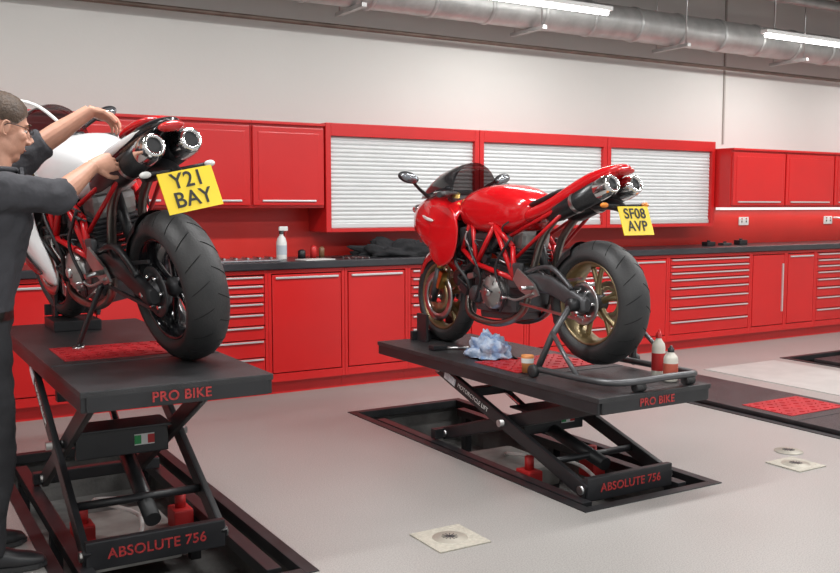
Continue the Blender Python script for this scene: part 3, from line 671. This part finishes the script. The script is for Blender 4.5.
for i in range(5): mb.cyl((2.25+i*.09,6.50,1.012),(2.27+i*.09,6.68,1.012),.008,steel,n=8)
mb.obj('tool_tray')
for i,(xx,hh,rr,mm) in enumerate(((2.94,.07,.03,blackp),(3.04,.10,.025,M('can_red',(.6,.03,.03),.3)),(3.11,.09,.022,M('can_brown',(.2,.1,.05),.4)))):
    mb=MB(); mb.lathe((xx,6.70,.99),'z',[(.001,0),(rr,0),(rr,hh*.85),(rr*.7,hh*.92),(rr*.4,hh),(.001,hh)],mm,n=20); mb.obj('aerosol_can')
# spanner roll and white paper lying at the counter edge
mb=MB(); mb.box((2.95,6.47,.9935),(.26,.16,.007),white,.002,(0,0,.15)); mb.obj('paper_sheets')
mb=MB()
for i in range(4):
    xx=3.24+i*.05; mb.box((xx,6.52,.995),(.010,.15,.008),steel,.002,(0,0,.1*i-.2)); mb.lathe((xx-.014*(.1*i-.2)*5,6.60,.991),'z',[(.007,0),(.014,0),(.014,.008),(.007,.008)],steel,n=14,closed=True)
mb.obj('spanner_set')
for i in range(3):
    mb=MB(); xx=7.45+i*.24; h=(.04,.025,.05)[i]
    mb.box((xx,6.7,.99+h/2),(.12,.08,h),(blackp,alud,blackp)[i],.008); mb.cyl((xx,6.7,.99+h),(xx,6.7,.99+h+.015),.018,blackp,n=14); mb.obj('parts_box')
for xx in(8.30,9.75):
    mb=MB(); mb.box((xx,WY-.018,1.23),(.15,.012,.09),white,.004)
    for s_ in(-.035,.035):
        mb.box((xx+s_,WY-.026,1.225),(.012,.004,.02),blackp); mb.box((xx+s_,WY-.027,1.255),(.015,.006,.015),redtxt)
    mb.obj('power_socket')
mb=MB(); mb.tube([(9.82,6.96,1.26),(9.86,6.86,1.24),(9.93,6.78,1.12),(9.98,6.76,1.02),(10.1,6.72,1.004)],.010,white,n=8); mb.obj('power_cable')
# ---------------------------------------------------------------- mechanic
man=empty('mechanic')
def remesh(mb,name,vox,mats,label,smooth=6,sf=.5):
    tmp=mb.obj('tmp_'+name)
    md=tmp.modifiers.new('r','REMESH'); md.mode='VOXEL'; md.voxel_size=vox; md.use_smooth_shade=True
    ms=tmp.modifiers.new('s','SMOOTH'); ms.iterations=smooth; ms.factor=sf
    dg=bpy.context.evaluated_depsgraph_get(); ev=tmp.evaluated_get(dg)
    me=bpy.data.meshes.new_from_object(ev); bpy.data.objects.remove(tmp)
    me.materials.clear()
    for m in mats: me.materials.append(m)
    for p in me.polygons: p.material_index=label(p.center); p.use_smooth=True
    o=bpy.data.objects.new(name,me); COL.objects.link(o); o.parent=man; return o
def esec(c,rx,ry,K=20,tilt=0):
    return [Vector((c[0]+rx*math.cos(2*pi*k/K),c[1]+ry*math.sin(2*pi*k/K),c[2]+tilt*math.cos(2*pi*k/K)*rx)) for k in range(K)]
my=3.92
cl=MB()
cl.loft([esec((.36,my,.86),.10,.14),esec((.365,my,.93),.125,.175),esec((.375,my,1.02),.13,.175),esec((.395,my,1.12),.13,.165),esec((.42,my,1.24),.135,.18),esec((.44,my,1.35),.14,.195),esec((.445,my,1.44),.12,.19),esec((.45,my,1.50),.085,.12),esec((.455,my,1.54),.065,.075)],shirt_m)
shL=Vector((.46,my+.19,1.47)); elL=Vector((.635,my+.20,1.635)); haL=Vector((.845,my+.16,1.79))
shR=Vector((.45,my-.185,1.45)); elR=Vector((.655,my-.13,1.43)); haR=Vector((.81,my-.03,1.555))
def limb(mb,pts,rs,m,n=16):
    mb.tube(pts,rs,m,n=n,smooth_path=False)
    for p,r in zip(pts[:-1],rs): mb.ball(p,r*.99,m,n=8)
limb(cl,[shL-Vector((.02,.06,.0)),shL,shL.lerp(elL,.5),elL,elL+(haL-elL).normalized()*.045],[.07,.075,.068,.064,.062],shirt_m)
limb(cl,[shR+Vector((0,.06,0)),shR,shR.lerp(elR,.5),elR,elR+(haR-elR).normalized()*.05],[.07,.075,.068,.064,.062],shirt_m)
anR=Vector((.36,my-.10,.10)); anL=Vector((.33,my+.16,.10))
for hip,knee,an in((Vector((.37,my-.095,.90)),Vector((.41,my-.10,.50)),anR),(Vector((.37,my+.095,.90)),Vector((.38,my+.14,.50)),anL)):
    limb(cl,[hip,hip.lerp(knee,.5),knee,knee.lerp(an,.45),an.lerp(knee,.02)],[.105,.093,.075,.072,.062],trou_m)
    cl.tube([an+Vector((0,0,.05)),an-Vector((0,0,.035))],[.065,.068],trou_m,n=16,smooth_path=False)
beltm=M('belt_leather',(.012,.010,.009),.35)
o=remesh(cl,'shirt_and_trousers',.012,[shirt_m,trou_m,beltm],lambda c:0 if c.z>1.0 else (2 if c.z>.965 else 1),4)
tx=bpy.data.textures.new('folds','CLOUDS'); tx.noise_scale=.09
dm=o.modifiers.new('d','DISPLACE'); dm.texture=tx; dm.strength=.026; dm.mid_level=.4; dm.texture_coords='LOCAL'
mb=MB(); mb.tube([esec((.455,my,1.535),.072,.080)[k] for k in range(20)],.012,shirt_m,n=8,closed=True)
mb.prism([(my-.09,1.50),(my-.02,1.47),(my-.01,1.52),(my-.06,1.545)],.535,.548,shirt_m,axis='x'); mb.prism([(my+.09,1.50),(my+.02,1.47),(my+.01,1.52),(my+.06,1.545)],.535,.548,shirt_m,axis='x'); mb.obj('collar',man)
hc=Vector((.485,my+.01,1.69))
face_yaw=math.radians(8); pitch=math.radians(14)
HR=Matrix.Rotation(face_yaw,3,'Z')@Matrix.Rotation(pitch,3,'Y')
def H(x,y,z): return hc+HR@Vector((x,y,z))
def hball(mb,c,r,m,n=10): mb.ball(H(*c),r,m,n=n,rot=HR.to_euler())
hd=MB()
hball(hd,(-.012,0,.03),(.098,.077,.095),skin_m,14); hball(hd,(.03,0,-.03),(.065,.062,.085),skin_m,14); hball(hd,(.045,0,-.088),(.042,.042,.032),skin_m)
hball(hd,(.012,.035,-.06),(.055,.028,.045),skin_m);hball(hd,(.012,-.035,-.06),(.055,.028,.045),skin_m)
hd.tube([H(.085,0,.022),H(.104,0,-.004),H(.118,0,-.022)],[.009,.012,.015],skin_m,n=10,smooth_path=False)
hball(hd,(.104,.013,-.027),(.011,.010,.009),skin_m,6);hball(hd,(.104,-.013,-.027),(.011,.010,.009),skin_m,6)
hball(hd,(.078,0,.038),(.016,.05,.010),skin_m,8)
hball(hd,(.086,0,-.052),(.014,.025,.007),skin_m,8); hball(hd,(.084,0,-.064),(.014,.022,.008),skin_m,8)
for s_ in(-1,1):
    hball(hd,(.06,s_*.045,-.01),(.025,.02,.022),skin_m,8)
    hball(hd,(-.008,s_*.079,.0),(.019,.009,.032),skin_m,8)
hd.tube([Vector((.45,my,1.50)),Vector((.46,my,1.57)),H(-.02,0,-.05)],[.062,.056,.058],skin_m,n=18,smooth_path=False)
remesh(hd,'head',.0055,[skin_m],lambda c:0,3)
fb=MB()
eyew=M('eye_white',(.8,.78,.75),.2); iris=M('iris',(.08,.06,.04),.2); lip=M('lips',(.42,.16,.13),.5)
for s_ in(-1,1):
    fb.ball(H(.072,s_*.031,.014),.012,eyew,n=10); fb.ball(H(.0805,s_*.031,.011),.006,iris,n=8)
    fb.tube([H(.076,s_*.018,.021),H(.0835,s_*.031,.0255),H(.072,s_*.046,.019)],.005,skin_m,n=6)
    fb.tube([H(.085,s_*.014,.036),H(.092,s_*.03,.041),H(.082,s_*.048,.037)],.004,hair_m,n=6)
fb.tube([H(.093,-.022,-.058),H(.1005,0,-.057),H(.093,.022,-.058)],[.002,.004,.002],lip,n=8)
for s_ in(-1,1):
    fb.tube([H(.002,s_*.087,.022),H(-.014,s_*.09,.024),H(-.022,s_*.089,.005),H(-.012,s_*.087,-.022),H(.0,s_*.085,-.026)],.004,skin_m,n=8)
fb.obj('face_features',man)
gl=MB()
for s_ in(-1,1):
    gl.tube([H(.101-.010*abs(math.cos(t)+s_*0)*0-.012*(math.cos(t)*1 if s_>0 else -math.cos(t)),s_*.034+.023*math.cos(t),.012+.016*math.sin(t)) for t in [2*pi*k/14 for k in range(14)]],.0014,blackp,n=6,closed=True)
    gl.tube([H(.089,s_*.058,.018),H(.05,s_*.079,.020),H(.0,s_*.089,.018),H(-.015,s_*.09,.006)],.0014,blackp,n=6)
gl.tube([H(.112,-.011,.015),H(.117,0,.018),H(.112,.011,.015)],.0014,blackp,n=6); gl.obj('glasses',man)
hm=MB(); rings=[]
for j in range(1,21):
    t=math.radians(3+j*5.9); ring=[]
    for k in range(44):
        a=2*pi*k/44
        front=max(0,math.cos(a)); tmax=math.radians(62+60*(1-front)**1.2 if front>0 else 120)
        if abs(math.sin(a))>.75: tmax=min(tmax,math.radians(94))
        tt=min(t,tmax)
        d=Vector((math.sin(tt)*math.cos(a),math.sin(tt)*math.sin(a),math.cos(tt)))
        edge=min(1,max(0,(tmax-tt)/.35)); f=.985+.055*edge+.03*noise.noise(d*11)
        ring.append(H(-.012+d.x*.106*f,d.y*.085*f,.032+d.z*.107*f))
    rings.append(ring)
hm.loft(rings,hair_m,cap=True); hm.obj('hair',man)
def arm(name,el,wr,target,palm_n,spread=1,curl=.5,thumb_side=1):
    a=MB(); el=Vector(el)
    d=(wr-el).normalized()
    a.tube([el,el+d*.04,el.lerp(wr,.4),el.lerp(wr,.75),wr],[.040,.045,.044,.034,.029],skin_m,n=16,smooth_path=False)
    f=(target-wr).normalized(); n=Vector(palm_n); n=(n-f*n.dot(f)).normalized(); s=f.cross(n)*thumb_side
    rings=[]
    for t,w,h in((-.01,.028,.023),(.02,.034,.019),(.05,.041,.017),(.08,.042,.014),(.092,.039,.011)):
        c=wr+f*t; rings.append([c+s*math.cos(2*pi*k/16)*w+n*math.sin(2*pi*k/16)*h for k in range(16)])
    a.loft(rings,skin_m)
    for i,(L,off) in enumerate(((.072,.030),(.080,.010),(.075,-.010),(.060,-.029))):
        p=wr+f*(.083-.004*abs(i-1))+s*off; ang=.15+.1*i*curl; pts=[p-f*.02,p]; rr=[.0088,.0088]
        for seg,fr in enumerate((.44,.31,.25)):
            ang+=curl*(.55 if seg==0 else .75)
            dd=f*math.cos(ang)+n*math.sin(ang)+s*(off*1.2)*spread
            p=p+dd.normalized()*L*fr; pts.append(p); rr.append(.0085-.0009*seg)
        a.tube(pts,rr,skin_m,n=10,smooth_path=False)
        for q,r_ in zip(pts[1:],rr[1:]): a.ball(q,r_*1.03,skin_m,n=6)
    p=wr+f*.025+s*.028; pts=[p-s*.012,p,p+(f*.7+s*.65+n*.25).normalized()*.038]; pts.append(pts[-1]+(f*.9+s*.2+n*.45).normalized()*.032); pts.append(pts[-1]+(f*.9-s*.05+n*.55).normalized()*.026)
    a.tube(pts,[.013,.0135,.0105,.0098,.0085],skin_m,n=10,smooth_path=False)
    for q,r_ in zip(pts,[.013,.0135,.0107,.0099,.0087]): a.ball(q,r_,skin_m,n=6)
    remesh(a,name,.0032,[skin_m],lambda c:0,3,.4)
arm('left_arm_and_hand',elL,haL,haL+Vector((.16,-.02,-.05)),(0.1,-.35,-1),curl=.55,thumb_side=-1)
arm('right_arm_and_hand',elR,haR,haR+Vector((.15,.05,.04)),(.2,1,-.2),curl=.45,thumb_side=-1)
sh=MB()
for an,yaw in((anR,-.1),(anL,.15)):
    Rz=Matrix.Rotation(yaw,3,'Z'); rings=[]
    for x,w,h,zc in((-.085,.025,.03,.045),(-.07,.036,.045,.05),(-.02,.04,.055,.058),(.05,.043,.048,.05),(.11,.05,.036,.038),(.16,.048,.03,.033),(.20,.032,.022,.026),(.212,.014,.012,.02)):
        r=[]
        for k in range(20):
            t=2*pi*k/20; z=zc+h*math.sin(t); z=max(z,.012); r.append(Vector((an.x,an.y,0))+Rz@Vector((x,w*math.copysign(abs(math.cos(t))**.8,math.cos(t)),z)))
        rings.append(r)
    sh.loft(rings,blackp)
    sh.prism([((an.x,an.y,0)[0]+(Rz@Vector((x,y,0))).x,an.y+(Rz@Vector((x,y,0))).y) for x,y in((-.09,-.03),(-.05,-.044),(.05,-.044),(.12,-.053),(.18,-.046),(.215,-.015),(.215,.015),(.18,.046),(.12,.053),(.05,.044),(-.05,.044),(-.09,.03))],.006,.024,rubber,axis='z')
sh.obj('shoes',man)
# ---------------------------------------------------------------- world, camera
w=bpy.data.worlds.new('w'); S.world=w; w.use_nodes=True
w.node_tree.nodes['Background'].inputs['Color'].default_value=(.93,.97,1,1); w.node_tree.nodes['Background'].inputs['Strength'].default_value=.8
S.view_settings.view_transform='Standard'
cd=bpy.data.cameras.new('camera'); cam=bpy.data.objects.new('camera',cd); COL.objects.link(cam)
cam.location=(0,0,1.4); cd.sensor_width=36; cd.lens=936/840*36; cd.clip_start=.05
cam.rotation_euler=(math.radians(90-4.95),0,math.radians(-30.9))
S.camera=cam
